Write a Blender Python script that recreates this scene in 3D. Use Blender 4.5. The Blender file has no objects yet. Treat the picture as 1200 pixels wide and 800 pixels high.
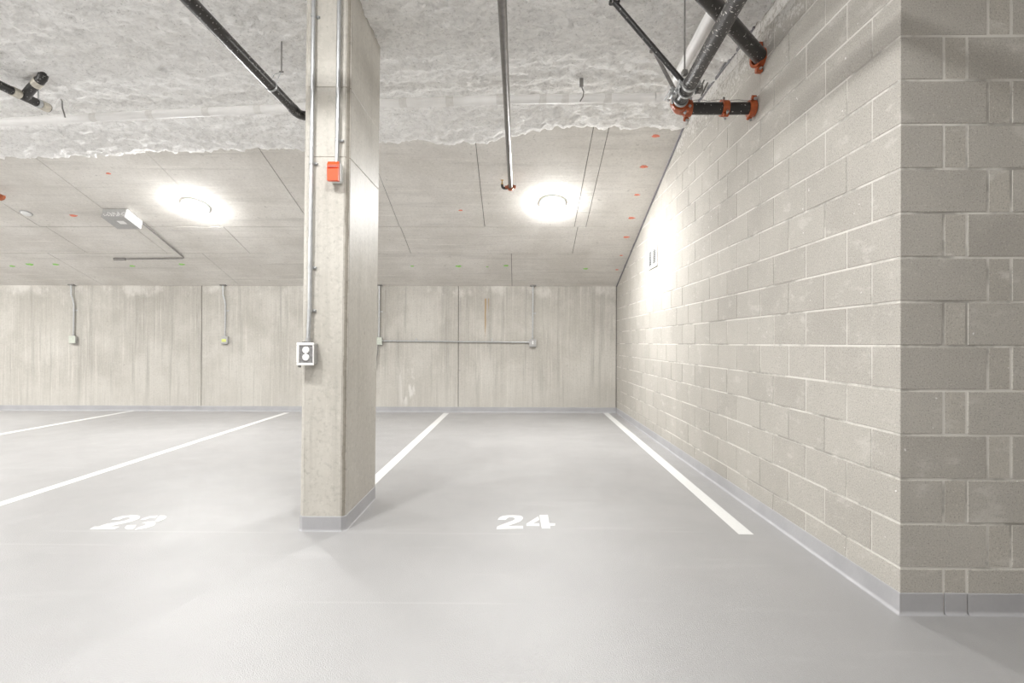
import bpy, bmesh, math, random
from math import pi, sin, cos, radians
from mathutils import Vector, Matrix, noise
import numpy as np

random.seed(7)
scene = bpy.context.scene
COL = scene.collection

# ------------------------------------------------------------------ camera
CAM_H = 1.235
cam_d = bpy.data.cameras.new('camera')
cam_d.sensor_width = 36.0
cam_d.lens = 627.7 / 1200 * 36
cam_d.clip_start = 0.05
cam = bpy.data.objects.new('camera', cam_d)
COL.objects.link(cam)
cam.matrix_world = (Matrix.Translation((0, 0, CAM_H)) @ Matrix.Rotation(0.0103, 4, 'Z')
                    @ Matrix.Rotation(pi / 2 + 0.00235, 4, 'X') @ Matrix.Rotation(0.0030, 4, 'Z'))
scene.camera = cam

# ------------------------------------------------------------------ light and exposure
scene.view_settings.view_transform = 'Standard'
scene.view_settings.look = 'None'
scene.view_settings.gamma = 1.0
scene.view_settings.use_curve_mapping = False
scene.view_settings.exposure = 0.56
scene.cycles.max_bounces = 16
scene.cycles.diffuse_bounces = 14
world = bpy.data.worlds.new('world')
scene.world = world
world.use_nodes = True
world.node_tree.nodes['Background'].inputs[0].default_value = (1, 1, 1, 1)
world.node_tree.nodes['Background'].inputs[1].default_value = 0.0
LAMP_VIEW = 375.0      # strength of the two lamps in view
LAMP_REAR = 70.0     # strength of the added fill lamps behind the camera
LAMP_LEFT = 560.0     # strength of the unseen left lamps, raised for fill light
LAMP_ROOM = 205.0      # strength of the lamps outside the frame

# ------------------------------------------------------------------ measures
XW, DF, YB = 1.754, 2.473, 9.5          # right wall plane, front of the return, back wall
ZOFF, BC, BL = 0.0062, 0.2032, 0.4064   # bed joint offset, course height, block module
ZC = 3.66                               # flat slab underside
SL = 0.3365                             # slope of the ramp slab
ZS = 2.235                              # slab height at the back wall


def slope_z(y):
    return ZS + (YB - y) * SL


NS = Vector((0, SL, 1)).normalized()    # upward normal of the slope
TS = Vector((0, 1, -SL)).normalized()   # down the slope towards the back wall


# ------------------------------------------------------------------ mesh helpers
class MB:
    def __init__(self):
        self.v, self.f, self.s = [], [], []

    def add(self, vs, fs, smooth=False):
        o = len(self.v)
        self.v += [tuple(v) for v in vs]
        self.f += [tuple(i + o for i in f) for f in fs]
        self.s += [smooth] * len(fs)
        return self

    def box(self, lo, hi, M=None):
        x0, y0, z0 = lo
        x1, y1, z1 = hi
        vs = [Vector(p) for p in ((x0, y0, z0), (x1, y0, z0), (x1, y1, z0), (x0, y1, z0),
                                  (x0, y0, z1), (x1, y0, z1), (x1, y1, z1), (x0, y1, z1))]
        if M is not None:
            vs = [M @ v for v in vs]
        return self.add(vs, [(0, 3, 2, 1), (4, 5, 6, 7), (0, 1, 5, 4), (1, 2, 6, 5), (2, 3, 7, 6), (3, 0, 4, 7)])

    def cbox(self, lo, hi, b, M=None):
        """box with chamfered edges (44 triangles)"""
        bm = bmesh.new()
        r = bmesh.ops.create_cube(bm, size=1.0)
        for v in bm.verts:
            v.co = Vector([(lo[i] + hi[i]) / 2 + v.co[i] * (hi[i] - lo[i]) for i in range(3)])
        bmesh.ops.bevel(bm, geom=bm.edges[:], offset=b, segments=1, affect='EDGES', profile=0.5)
        bm.verts.ensure_lookup_table()
        vs = [(M @ v.co) if M is not None else v.co.copy() for v in bm.verts]
        fs = [tuple(v.index for v in f.verts) for f in bm.faces]
        bm.free()
        return self.add(vs, fs)

    def tube(self, pts, r, seg=12, caps=True):
        """round tube along a polyline; r is one radius or a list"""
        pts = [Vector(p) for p in pts]
        n = len(pts)
        rs = r if isinstance(r, (list, tuple)) else [r] * n
        t0 = (pts[1] - pts[0]).normalized()
        a = Vector((0, 0, 1)) if abs(t0.z) < 0.9 else Vector((1, 0, 0))
        u = t0.cross(a).normalized()
        vs, fs = [], []
        for i, p in enumerate(pts):
            if i == 0:
                t = t0
            elif i == n - 1:
                t = (pts[i] - pts[i - 1]).normalized()
            else:
                t = ((pts[i] - pts[i - 1]).normalized() + (pts[i + 1] - pts[i]).normalized())
                t = t.normalized() if t.length > 1e-6 else (pts[i + 1] - pts[i]).normalized()
            u = (u - t * u.dot(t)).normalized()
            w = t.cross(u)
            for k in range(seg):
                an = 2 * pi * k / seg
                vs.append(p + (u * cos(an) + w * sin(an)) * rs[i])
        for i in range(n - 1):
            for k in range(seg):
                k2 = (k + 1) % seg
                fs.append((i * seg + k, i * seg + k2, (i + 1) * seg + k2, (i + 1) * seg + k))
        self.add(vs, fs, True)
        if caps:
            self.add([vs[k] for k in range(seg)], [tuple(reversed(range(seg)))])
            self.add([vs[(n - 1) * seg + k] for k in range(seg)], [tuple(range(seg))])
        return self

    def ring(self, c, axis, r0, r1, h, seg=24):
        """washer with square section: axis, inner and outer radius, height"""
        axis = Vector(axis).normalized()
        a = Vector((0, 0, 1)) if abs(axis.z) < 0.9 else Vector((1, 0, 0))
        u = axis.cross(a).normalized()
        w = axis.cross(u)
        c = Vector(c)
        vs = []
        for (r, z) in ((r0, -h / 2), (r1, -h / 2), (r1, h / 2), (r0, h / 2)):
            for k in range(seg):
                an = 2 * pi * k / seg
                vs.append(c + axis * z + (u * cos(an) + w * sin(an)) * r)
        fs = []
        for q in range(4):
            for k in range(seg):
                k2 = (k + 1) % seg
                q2 = (q + 1) % 4
                fs.append((q * seg + k, q * seg + k2, q2 * seg + k2, q2 * seg + k))
        return self.add(vs, fs)

    def lathe(self, c, axis, prof, seg=28, smooth=True):
        """profile [(r, h)] turned about axis"""
        axis = Vector(axis).normalized()
        a = Vector((0, 0, 1)) if abs(axis.z) < 0.9 else Vector((1, 0, 0))
        u = axis.cross(a).normalized()
        w = axis.cross(u)
        c = Vector(c)
        vs, fs = [], []
        for (r, h) in prof:
            for k in range(seg):
                an = 2 * pi * k / seg
                vs.append(c + axis * h + (u * cos(an) + w * sin(an)) * r)
        for q in range(len(prof) - 1):
            for k in range(seg):
                k2 = (k + 1) % seg
                fs.append((q * seg + k, q * seg + k2, (q + 1) * seg + k2, (q + 1) * seg + k))
        return self.add(vs, fs, smooth)

    def prism(self, poly, z0, z1):
        n = len(poly)
        vs = [(x, y, z0) for x, y in poly] + [(x, y, z1) for x, y in poly]
        fs = [tuple(reversed(range(n))), tuple(range(n, 2 * n))]
        fs += [(i, (i + 1) % n, n + (i + 1) % n, n + i) for i in range(n)]
        return self.add(vs, fs)

    def mesh(self, name, mat):
        me = bpy.data.meshes.new(name)
        me.from_pydata(self.v, [], self.f)
        me.polygons.foreach_set('use_smooth', self.s)
        bm = bmesh.new()
        bm.from_mesh(me)
        bmesh.ops.recalc_face_normals(bm, faces=bm.faces)
        bm.to_mesh(me)
        bm.free()
        me.materials.append(mat)
        return me

    def build(self, name, mat, parent=None, loc=None):
        """linked object; with a parent the coordinates stay world ones"""
        o = bpy.data.objects.new(name, self.mesh(name, mat))
        COL.objects.link(o)
        if parent is not None:
            o.parent = parent
            o.matrix_parent_inverse = Matrix.Translation(-parent.location)
        return o


def put(name, me, parent, loc):
    o = bpy.data.objects.new(name, me)
    COL.objects.link(o)
    o.location = loc
    if parent is not None:
        o.parent = parent
        o.matrix_parent_inverse = Matrix.Translation(-parent.location)
    return o


def thing(name, label, cat, loc, group=None):
    o = bpy.data.objects.new(name, None)
    o.empty_display_size = 0.1
    COL.objects.link(o)
    o.location = loc
    o['label'] = label
    o['category'] = cat
    if group:
        o['group'] = group
    return o


def struct(o, label):
    o['kind'] = 'structure'
    o['label'] = label
    return o


def bend(p0, p1, p2, r, n=6):
    """points of a rounded corner p0-p1-p2 with radius r"""
    p0, p1, p2 = Vector(p0), Vector(p1), Vector(p2)
    a = p1 + (p0 - p1).normalized() * r
    b = p1 + (p2 - p1).normalized() * r
    out = []
    for i in range(n + 1):
        t = i / n
        out.append(a * (1 - t) ** 2 + p1 * 2 * t * (1 - t) + b * t * t)
    return out


# ------------------------------------------------------------------ materials
class NT:
    def __init__(self, name):
        self.m = bpy.data.materials.new(name)
        self.m.use_nodes = True
        self.t = self.m.node_tree
        self.b = self.t.nodes['Principled BSDF']
        g = self.t.nodes.new('ShaderNodeNewGeometry')
        self.pos = g.outputs['Position']

    def n(self, k):
        return self.t.nodes.new(k)

    def l(self, a, b):
        self.t.links.new(a, b)

    def mapped(self, sc, off=(0, 0, 0), src=None, rot=(0, 0, 0)):
        m = self.n('ShaderNodeMapping')
        m.inputs['Scale'].default_value = sc
        m.inputs['Location'].default_value = off
        m.inputs['Rotation'].default_value = rot
        self.l(src or self.pos, m.inputs['Vector'])
        return m.outputs[0]

    def noise(self, scale, detail=4, rough=0.55, vec=None, dist=0.0):
        n = self.n('ShaderNodeTexNoise')
        n.inputs['Scale'].default_value = scale
        n.inputs['Detail'].default_value = detail
        n.inputs['Roughness'].default_value = rough
        n.inputs['Distortion'].default_value = dist
        self.l(vec or self.pos, n.inputs['Vector'])
        return n.outputs['Fac']

    def ramp(self, fac, a, b, va=0.0, vb=1.0):
        n = self.n('ShaderNodeMapRange')
        n.interpolation_type = 'SMOOTHSTEP'
        n.inputs[1].default_value = a
        n.inputs[2].default_value = b
        n.inputs[3].default_value = va
        n.inputs[4].default_value = vb
        self.l(fac, n.inputs[0])
        return n.outputs[0]

    def math(self, op, a, b=None):
        n = self.n('ShaderNodeMath')
        n.operation = op
        for i, x in enumerate((a, b)):
            if x is None:
                continue
            if isinstance(x, (int, float)):
                n.inputs[i].default_value = x
            else:
                self.l(x, n.inputs[i])
        return n.outputs[0]

    def mix(self, fac, a, b, mode='MIX'):
        n = self.n('ShaderNodeMix')
        n.data_type = 'RGBA'
        n.blend_type = mode
        if isinstance(fac, (int, float)):
            n.inputs[0].default_value = fac
        else:
            self.l(fac, n.inputs[0])
        for i, x in ((6, a), (7, b)):
            if isinstance(x, tuple):
                n.inputs[i].default_value = (*x, 1)
            else:
                self.l(x, n.inputs[i])
        return n.outputs[2]

    def xyz(self):
        s = self.n('ShaderNodeSeparateXYZ')
        self.l(self.pos, s.inputs[0])
        return s.outputs

    def bump(self, h, strength, dist=0.01, prev=None):
        n = self.n('ShaderNodeBump')
        n.inputs['Strength'].default_value = strength
        n.inputs['Distance'].default_value = dist
        self.l(h, n.inputs['Height'])
        if prev is not None:
            self.l(prev, n.inputs['Normal'])
        return n.outputs[0]

    def done(self, col=None, rough=None, nrm=None, metal=None, spec=None):
        if col is not None:
            if isinstance(col, tuple):
                self.b.inputs['Base Color'].default_value = (*col, 1)
            else:
                self.l(col, self.b.inputs['Base Color'])
        if rough is not None:
            if isinstance(rough, (int, float)):
                self.b.inputs['Roughness'].default_value = rough
            else:
                self.l(rough, self.b.inputs['Roughness'])
        if nrm is not None:
            self.l(nrm, self.b.inputs['Normal'])
        if metal is not None:
            self.b.inputs['Metallic'].default_value = metal
        if spec is not None:
            self.b.inputs['Specular IOR Level'].default_value = spec
        return self.m


def plain(name, col, rough=0.5, metal=0.0, var=0.08, scale=30.0):
    t = NT(name)
    f = t.noise(scale, 3)
    d = tuple(c * (1 - 2 * var) for c in col)
    return t.done(t.mix(t.ramp(f, 0.35, 0.65), d, col), rough, None, metal)


def concrete(name, light, dark, streak=0.0, grain=0.5, axis='Z', stains=False, rough=0.85):
    t = NT(name)
    x, y, z = t.xyz()
    c = t.mix(t.ramp(t.noise(1.1, 8, 0.62), 0.36, 0.66), dark, light)
    if streak:
        sc = (15, 15, 0.5) if axis == 'Z' else (0.6, 9, 9)
        s = t.noise(1.0, 5, 0.65, t.mapped(sc))
        c = t.mix(t.math('MULTIPLY', t.ramp(s, 0.50, 0.70), streak * 0.8), c, tuple(v * 0.72 for v in dark))
        s2 = t.noise(1.0, 4, 0.6, t.mapped(tuple(v * 1.7 for v in sc), (3, 5, 1)))
        c = t.mix(t.math('MULTIPLY', t.ramp(s2, 0.56, 0.74), streak * 0.7), c, tuple(min(1, v * 1.22) for v in light))
    g = t.noise(38, 4, 0.7)
    c = t.mix(t.math('MULTIPLY', t.ramp(g, 0.48, 0.70), grain * 0.6), c, tuple(v * 0.62 for v in dark))
    g = t.noise(26, 5, 0.75, t.mapped((1, 1, 1), (4, 4, 4)))
    c = t.mix(t.math('MULTIPLY', t.ramp(g, 0.52, 0.70), grain * 0.5), c, tuple(min(1, v * 1.25) for v in light))
    pits = t.noise(14, 2, 0.5, t.mapped((1, 1, 1), (9, 2, 4)))
    c = t.mix(t.math('MULTIPLY', t.ramp(pits, 0.70, 0.76), 0.35), c, tuple(v * 0.5 for v in dark))
    if stains:
        # lime bloom along the top of the wall with drips below it
        n1 = t.noise(1.0, 8, 0.72, t.mapped((2.6, 2.6, 1.6)))
        top = t.ramp(z, 1.72, 2.2)
        m = t.ramp(t.math('ADD', t.math('MULTIPLY', top, 0.36), n1), 0.80, 0.97)
        c = t.mix(t.math('MULTIPLY', m, 0.85), c, (0.64, 0.62, 0.58))
        n2 = t.noise(1.0, 5, 0.7, t.mapped((9, 9, 0.5), (1, 7, 2)))
        dr = t.math('MULTIPLY', t.ramp(n2, 0.60, 0.68), t.ramp(z, 0.6, 1.9))
        c = t.mix(t.math('MULTIPLY', dr, 0.30), c, (0.62, 0.60, 0.56))
        # darker blotches under the bloom
        n3 = t.noise(1.0, 7, 0.7, t.mapped((1.3, 1.3, 0.9), (4, 1, 8)))
        dk = t.math('MULTIPLY', t.ramp(n3, 0.45, 0.62), t.math('MULTIPLY', t.ramp(z, 0.9, 1.7), t.ramp(z, 2.2, 2.0)))
        c = t.mix(t.math('MULTIPLY', dk, 0.34), c, (0.33, 0.31, 0.275))
        # pale bottom
        c = t.mix(t.math('MULTIPLY', t.ramp(z, 0.9, 0.1), 0.35), c, tuple(v * 1.08 for v in light))
        # rust run right of the joint
        rn = t.math('MULTIPLY', t.noise(1.0, 3, 0.6, t.mapped((30, 1, 3))), 0.02)
        xs = t.math('ADD', x, rn)
        for (x0, w, zt, zb) in ((-0.572, 0.022, 2.02, 1.25), (-0.515, 0.012, 2.02, 1.7)):
            r = t.math('MULTIPLY', t.ramp(t.math('ABSOLUTE', t.math('SUBTRACT', xs, x0 + 0.01)), w, w * 0.3),
                       t.math('MULTIPLY', t.ramp(z, zb, zb + 0.35), t.ramp(z, zt + 0.01, zt - 0.02)))
            c = t.mix(t.math('MULTIPLY', r, 0.7), c, (0.36, 0.22, 0.08))
        # pale splash at lower left of the bay
        sp = t.noise(1.0, 5, 0.6, t.mapped((9, 9, 2.2), (2, 0, 6)))
        a = t.math('MULTIPLY', t.ramp(t.math('ABSOLUTE', t.math('SUBTRACT', x, -1.93)), 0.25, 0.05),
                   t.ramp(t.math('ABSOLUTE', t.math('SUBTRACT', z, 0.45)), 0.45, 0.2))
        c = t.mix(t.math('MULTIPLY', t.math('MULTIPLY', a, t.ramp(sp, 0.52, 0.60)), 0.8), c, (0.68, 0.66, 0.63))
    if streak > 0.7:
        fs = t.noise(1.0, 5, 0.75, t.mapped((55, 55, 1.6), (6, 2, 3)))
        c = t.mix(t.math('MULTIPLY', t.ramp(fs, 0.52, 0.72), 0.35), c, tuple(v * 0.70 for v in dark))
        c = t.mix(t.math('MULTIPLY', t.ramp(fs, 0.48, 0.30), 0.30), c, tuple(min(1, v * 1.2) for v in light))
    b = t.bump(t.noise(9, 8, 0.7), 0.25, 0.012)
    b = t.bump(t.noise(60, 4, 0.6), 0.2, 0.004, b)
    return t.done(c, rough, b, spec=0.3)


MAT_WALL = concrete('board_marked_concrete', (0.535, 0.514, 0.474), (0.432, 0.410, 0.372), 0.8, 0.6, 'Z', True)
MAT_SLAB = concrete('slab_concrete', (0.74, 0.717, 0.68), (0.63, 0.605, 0.565), 0.45, 0.5, 'X')
MAT_COLUMN = concrete('column_concrete', (0.54, 0.515, 0.468), (0.45, 0.425, 0.38), 0.35, 0.6, 'Z', rough=0.48)
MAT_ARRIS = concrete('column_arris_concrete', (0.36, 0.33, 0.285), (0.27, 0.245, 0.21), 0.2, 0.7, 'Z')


def mat_gap():
    t = NT('dark_joint')
    return t.done(t.mix(t.noise(20), (0.10, 0.095, 0.09), (0.17, 0.16, 0.15)), 0.9)


MAT_GAP = mat_gap()


def mat_block(name, light, dark, smear=0.40):
    t = NT(name)
    x, y, z = t.xyz()
    oi = t.n('ShaderNodeObjectInfo')
    c = t.mix(oi.outputs['Random'], dark, light)
    c = t.mix(t.math('MULTIPLY', t.ramp(t.noise(2.6, 5, 0.6), 0.35, 0.7), 0.35), c, tuple(v * 1.15 for v in light))
    g = t.noise(150, 2, 0.6)
    c = t.mix(t.math('MULTIPLY', t.ramp(g, 0.5, 0.72), 0.5), c, tuple(v * 0.40 for v in dark))
    g2 = t.noise(110, 2, 0.6, t.mapped((1, 1, 1), (5, 5, 5)))
    c = t.mix(t.math('MULTIPLY', t.ramp(g2, 0.56, 0.72), 0.42), c, tuple(min(1, v * 1.5) for v in light))
    # smeared mortar and paint specks
    sm = t.noise(1.0, 5, 0.7, t.mapped((5, 5, 9), (3, 1, 2)))
    c = t.mix(t.math('MULTIPLY', t.ramp(sm, 0.56, 0.70), smear), c, (0.62, 0.60, 0.56))
    v = t.noise(30, 1, 0.4, t.mapped((1, 1, 1), (7, 3, 1)))
    c = t.mix(t.ramp(v, 0.80, 0.82), c, (0.75, 0.74, 0.72))
    # white overspray that drifted onto the top courses
    o = t.noise(34, 5, 0.75)
    o2 = t.noise(3.5, 4, 0.6)
    m = t.math('ADD', t.math('MULTIPLY', t.ramp(z, 2.95, 3.6), 0.30), t.math('ADD', o, t.math('MULTIPLY', o2, 0.3)))
    m = t.math('MULTIPLY', t.ramp(m, 0.86, 0.93), t.ramp(z, 3.0, 3.25))
    c = t.mix(t.math('MULTIPLY', m, 0.8), c, (0.66, 0.645, 0.62))
    b = t.bump(t.noise(130, 3, 0.7), 0.45, 0.004)
    return t.done(c, 0.9, b, spec=0.25)


MAT_BLOCK = mat_block('concrete_block', (0.456, 0.433, 0.395), (0.394, 0.372, 0.338))
MAT_FILL = mat_block('mortar_filled_block', (0.475, 0.449, 0.405), (0.425, 0.40, 0.36), 0.75)


def mat_mortar():
    t = NT('mortar')
    c = t.mix(t.ramp(t.noise(2.2, 5, 0.65), 0.38, 0.54), (0.32, 0.305, 0.28), (0.66, 0.64, 0.60))
    c = t.mix(t.math('MULTIPLY', t.noise(60, 3), 0.3), c, (0.50, 0.48, 0.43))
    return t.done(c, 0.9, t.bump(t.noise(60, 4), 0.3, 0.004), spec=0.25)


MAT_MORTAR = mat_mortar()


def mat_floor():
    t = NT('painted_floor')
    x, y, z = t.xyz()
    c = t.mix(t.ramp(t.noise(0.7, 6, 0.6), 0.35, 0.68), (0.345, 0.339, 0.338), (0.382, 0.377, 0.375))
    # faint tyre scuffs
    s = t.noise(1.0, 4, 0.6, t.mapped((0.8, 4.5, 1), (2, 1, 0), None, (0, 0, 0.5)))
    c = t.mix(t.math('MULTIPLY', t.ramp(s, 0.60, 0.70), 0.25), c, (0.45, 0.45, 0.445))
    s = t.noise(1.0, 4, 0.6, t.mapped((0.5, 3.0, 1), (7, 3, 0), None, (0, 0, -0.2)))
    c = t.mix(t.math('MULTIPLY', t.ramp(s, 0.60, 0.72), 0.35), c, (0.335, 0.323, 0.319))
    # lap lines where the coating runs overlap
    w = t.math('ADD', y, t.math('MULTIPLY', t.noise(1.5, 2), 0.02))
    for (y0, xa, xb, k) in ((3.475, -3.2, -1.4, .5), (3.475, -1.0, 0.2, .4), (3.535, 0.8, 1.35, .5), (3.245, -4.5, -2.3, .5), (2.55, -1.2, 0.1, .35)):
        ln = t.ramp(t.math('ABSOLUTE', t.math('SUBTRACT', w, y0)), 0.012, 0.003)
        ln = t.math('MULTIPLY', ln, t.math('MULTIPLY', t.ramp(x, xa, xa + 0.3), t.ramp(x, xb, xb - 0.3)))
        c = t.mix(t.math('MULTIPLY', ln, k * 0.6), c, (0.52, 0.52, 0.51))
    g = t.noise(180, 2, 0.6)
    c = t.mix(t.math('MULTIPLY', t.ramp(g, 0.4, 0.7), 0.10), c, (0.33, 0.32, 0.32))
    r = t.ramp(t.noise(3, 4), 0.3, 0.7, 0.29, 0.37)
    b = t.bump(t.noise(190, 2, 0.55), 0.6, 0.004)
    return t.done(c, r, b, spec=0.36)


MAT_FLOOR = mat_floor()


def mat_base():
    t = NT('grey_base_paint')
    c = t.mix(t.ramp(t.noise(4, 4), 0.35, 0.65), (0.37, 0.366, 0.378), (0.41, 0.407, 0.418))
    return t.done(c, 0.45, t.bump(t.noise(45, 4), 0.35, 0.004))


MAT_BASE = mat_base()
MAT_LINE = plain('white_line_paint', (0.74, 0.74, 0.73), 0.45, 0, 0.02, 40)


def mat_insul():
    t = NT('sprayed_insulation')
    n1 = t.noise(1.0, 6, 0.68, t.mapped((16, 24, 20), (0, 0, 0), None, (0, 0, 0.25)), 0.8)
    n2 = t.noise(46, 5, 0.72)
    c = t.mix(t.ramp(n1, 0.36, 0.56), (0.79, 0.782, 0.765), (0.93, 0.922, 0.905))  # hollows shaded darker in the colour itself
    c = t.mix(t.math('MULTIPLY', t.ramp(n2, 0.56, 0.67), 0.58), c, (0.40, 0.39, 0.37))  # dark pits: crevice shade painted into the colour
    c = t.mix(t.math('MULTIPLY', t.ramp(t.noise(0.9, 4), 0.45, 0.65), 0.15), c, (0.68, 0.655, 0.62))
    b = t.bump(n1, 0.55, 0.025)
    b = t.bump(n2, 0.6, 0.012, b)
    return t.done(c, 0.95, b, spec=0.1)


MAT_INSUL = mat_insul()


def speckled(name, col, speck, thr, rough, scale=70):
    t = NT(name)
    c = t.mix(t.ramp(t.noise(9, 4), 0.3, 0.7), tuple(v * 0.8 for v in col), col)
    m = t.ramp(t.noise(scale, 2, 0.4), thr, thr + 0.03)
    c = t.mix(m, c, speck)
    return t.done(c, rough)


MAT_BLACK = speckled('black_pipe', (0.026, 0.024, 0.023), (0.45, 0.44, 0.42), 0.67, 0.34)
MAT_DARK = speckled('dark_grey_pipe', (0.048, 0.044, 0.042), (0.55, 0.53, 0.50), 0.64, 0.46)
MAT_STEEL = plain('bare_steel_pipe', (0.20, 0.19, 0.182), 0.30, 0.7, 0.10)
MAT_GALV = plain('galvanised', (0.52, 0.53, 0.535), 0.38, 0.7, 0.06)
MAT_ROD = plain('threaded_rod', (0.26, 0.25, 0.24), 0.45, 0.6)
MAT_ORANGE = plain('orange_coupling', (0.44, 0.098, 0.028), 0.42, 0, 0.15)
MAT_COPPER = plain('rust_orange_coupling', (0.42, 0.12, 0.05), 0.45, 0, 0.12)
MAT_BRASS = plain('brass_head', (0.55, 0.36, 0.14), 0.4, 0.6)
MAT_RED = plain('orange_red_plastic', (0.80, 0.085, 0.018), 0.32, 0, 0.04)
MAT_REDDARK = plain('dark_red_slot', (0.36, 0.06, 0.03), 0.4)
MAT_WHITE = plain('white_plastic', (0.80, 0.80, 0.79), 0.4, 0, 0.02)
MAT_PVC = plain('white_pipe_jacket', (0.83, 0.82, 0.805), 0.55, 0, 0.03, 6)
MAT_BAND = plain('pipe_tape', (0.73, 0.715, 0.69), 0.6, 0, 0.05)
MAT_NOHUB = plain('pale_coupling', (0.62, 0.58, 0.50), 0.35, 0.35, 0.12)
MAT_GREYBOX = plain('grey_box', (0.42, 0.415, 0.41), 0.5, 0, 0.05)
MAT_PLATE = plain('dark_plate', (0.24, 0.235, 0.235), 0.5, 0, 0.15, 90)
MAT_CAST = plain('cast_grey_box', (0.46, 0.455, 0.45), 0.42, 0.4, 0.08)
MAT_SHADE = plain('dark_grille', (0.05, 0.05, 0.05), 0.6)
MAT_PALEGREEN = plain('pale_green_cover', (0.52, 0.55, 0.48), 0.5, 0, 0.05)
MAT_YELLOW = plain('yellow_sticker', (0.66, 0.70, 0.20), 0.5, 0, 0.08)
MAT_CABLE = plain('grey_cable', (0.22, 0.21, 0.20), 0.5)
MAT_SEAL = plain('grey_joint_sealant', (0.20, 0.19, 0.205), 0.6, 0, 0.1)
MAT_SPRAY_R = plain('red_spray_mark', (0.93, 0.30, 0.20), 0.7, 0, 0.15, 60)
MAT_SPRAY_G = plain('green_spray_mark', (0.38, 0.78, 0.20), 0.7, 0, 0.15, 60)


def mat_lamp(name, s):
    t = NT(name)
    t.b.inputs['Base Color'].default_value = (0.9, 0.9, 0.9, 1)
    t.b.inputs['Emission Color'].default_value = (1.0, 1.0, 0.99, 1)
    t.b.inputs['Emission Strength'].default_value = s
    return t.m


MAT_RIM = mat_lamp('lit_opal_rim', 0.45)
MAT_LAMP_V = mat_lamp('lit_diffuser', LAMP_VIEW)
MAT_LAMP_R = mat_lamp('lit_diffuser_aisle', LAMP_ROOM)
MAT_LAMP_B = mat_lamp('lit_diffuser_rear', LAMP_REAR)
MAT_LAMP_L = mat_lamp('lit_diffuser_left', LAMP_LEFT)

# ------------------------------------------------------------------ floor
X0, X1, Y0 = -14.0, 4.6, -8.0
fl = MB().box((X0, Y0, -0.25), (X1, YB + 0.25, 0)).build('floor', MAT_FLOOR)
struct(fl, 'light grey painted garage floor with a soft sheen')


def quad_line(name, pts):
    """painted mark: thin film of paint lying on the floor"""
    return MB().prism(pts, 0.0002, 0.0014).build(name, MAT_LINE, fl)


for pts in (((-6.915, 3.48), (-6.815, 3.48), (-6.815, 9.48), (-6.915, 9.48)),
            ((-3.955, 3.48), (-3.86, 3.48), (-3.985, 9.345), (-4.08, 9.345)),
            ((-1.33, 4.28), (-1.235, 4.28), (-1.195, 9.38), (-1.29, 9.38)),
            ((1.436, 3.484), (1.531, 3.484), (1.606, 9.47), (1.515, 9.47))):
    quad_line('parking_line', pts)

N24 = [[(-0.1356, 3.5482), (-0.1321, 3.6044), (0.0396, 3.616), (0.0408, 3.563)], [(-0.1347, 3.7363), (-0.1255, 3.782), (-0.1054, 3.8159), (-0.0723, 3.8335), (-0.0235, 3.8363), (0.0192, 3.8277), (0.0373, 3.8093), (0.0418, 3.7797), (0.0367, 3.7396), (0.0187, 3.6983), (-0.0106, 3.6646), (-0.0394, 3.6331), (-0.0623, 3.6158), (-0.1277, 3.6095), (-0.0919, 3.6492), (-0.0577, 3.6898), (-0.0286, 3.7204), (-0.0134, 3.7531), (-0.0171, 3.7786), (-0.0323, 3.7931), (-0.0534, 3.7926), (-0.0682, 3.7739), (-0.0776, 3.7374)], [(0.1515, 3.8153), (0.0651, 3.6608), (0.0643, 3.6148), (0.1518, 3.6165), (0.1514, 3.6625), (0.109, 3.6669), (0.1546, 3.7419)], [(0.1611, 3.8438), (0.2213, 3.8487), (0.2201, 3.6724), (0.2608, 3.6698), (0.2576, 3.6253), (0.2226, 3.6178), (0.2226, 3.5713), (0.1657, 3.567)]]
N23 = [[(-2.8111, 3.4976), (-2.8189, 3.5465), (-2.6509, 3.5481), (-2.6494, 3.5007)], [(-2.8152, 3.6879), (-2.8128, 3.7241), (-2.7957, 3.7577), (-2.7399, 3.7812), (-2.6934, 3.7802), (-2.6588, 3.7548), (-2.6368, 3.7094), (-2.6429, 3.6558), (-2.6674, 3.617), (-2.6965, 3.5857), (-2.7162, 3.5585), (-2.793, 3.5537), (-2.778, 3.6012), (-2.7347, 3.6365), (-2.7017, 3.6634), (-2.6927, 3.6957), (-2.7073, 3.728), (-2.7357, 3.7422), (-2.7565, 3.7252), (-2.7567, 3.6855)], [(-2.6153, 3.6918), (-2.611, 3.7281), (-2.598, 3.7615), (-2.5506, 3.7811), (-2.5345, 3.7351), (-2.5729, 3.7252), (-2.58, 3.6925)], [(-2.5355, 3.7814), (-2.4969, 3.7784), (-2.4709, 3.7547), (-2.4541, 3.7093), (-2.4634, 3.6522), (-2.4861, 3.6553), (-2.5073, 3.7083), (-2.5257, 3.7444)], [(-2.5332, 3.6509), (-2.492, 3.6552), (-2.457, 3.6211), (-2.437, 3.5705), (-2.4596, 3.5205), (-2.5091, 3.4905), (-2.5165, 3.5325), (-2.5019, 3.5726), (-2.5116, 3.6114), (-2.5545, 3.6226)], [(-2.6002, 3.526), (-2.6193, 3.5754), (-2.5655, 3.5848), (-2.5385, 3.5354), (-2.5299, 3.4997), (-2.5621, 3.4975)]]
for polys, lab in ((N23, 'white stencilled stall number 23'), (N24, 'white stencilled stall number 24')):
    m = MB()
    for p in polys:
        m.prism(p, 0.0002, 0.0014)
    m.build('stall_number', MAT_LINE, fl)['label'] = lab

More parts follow.
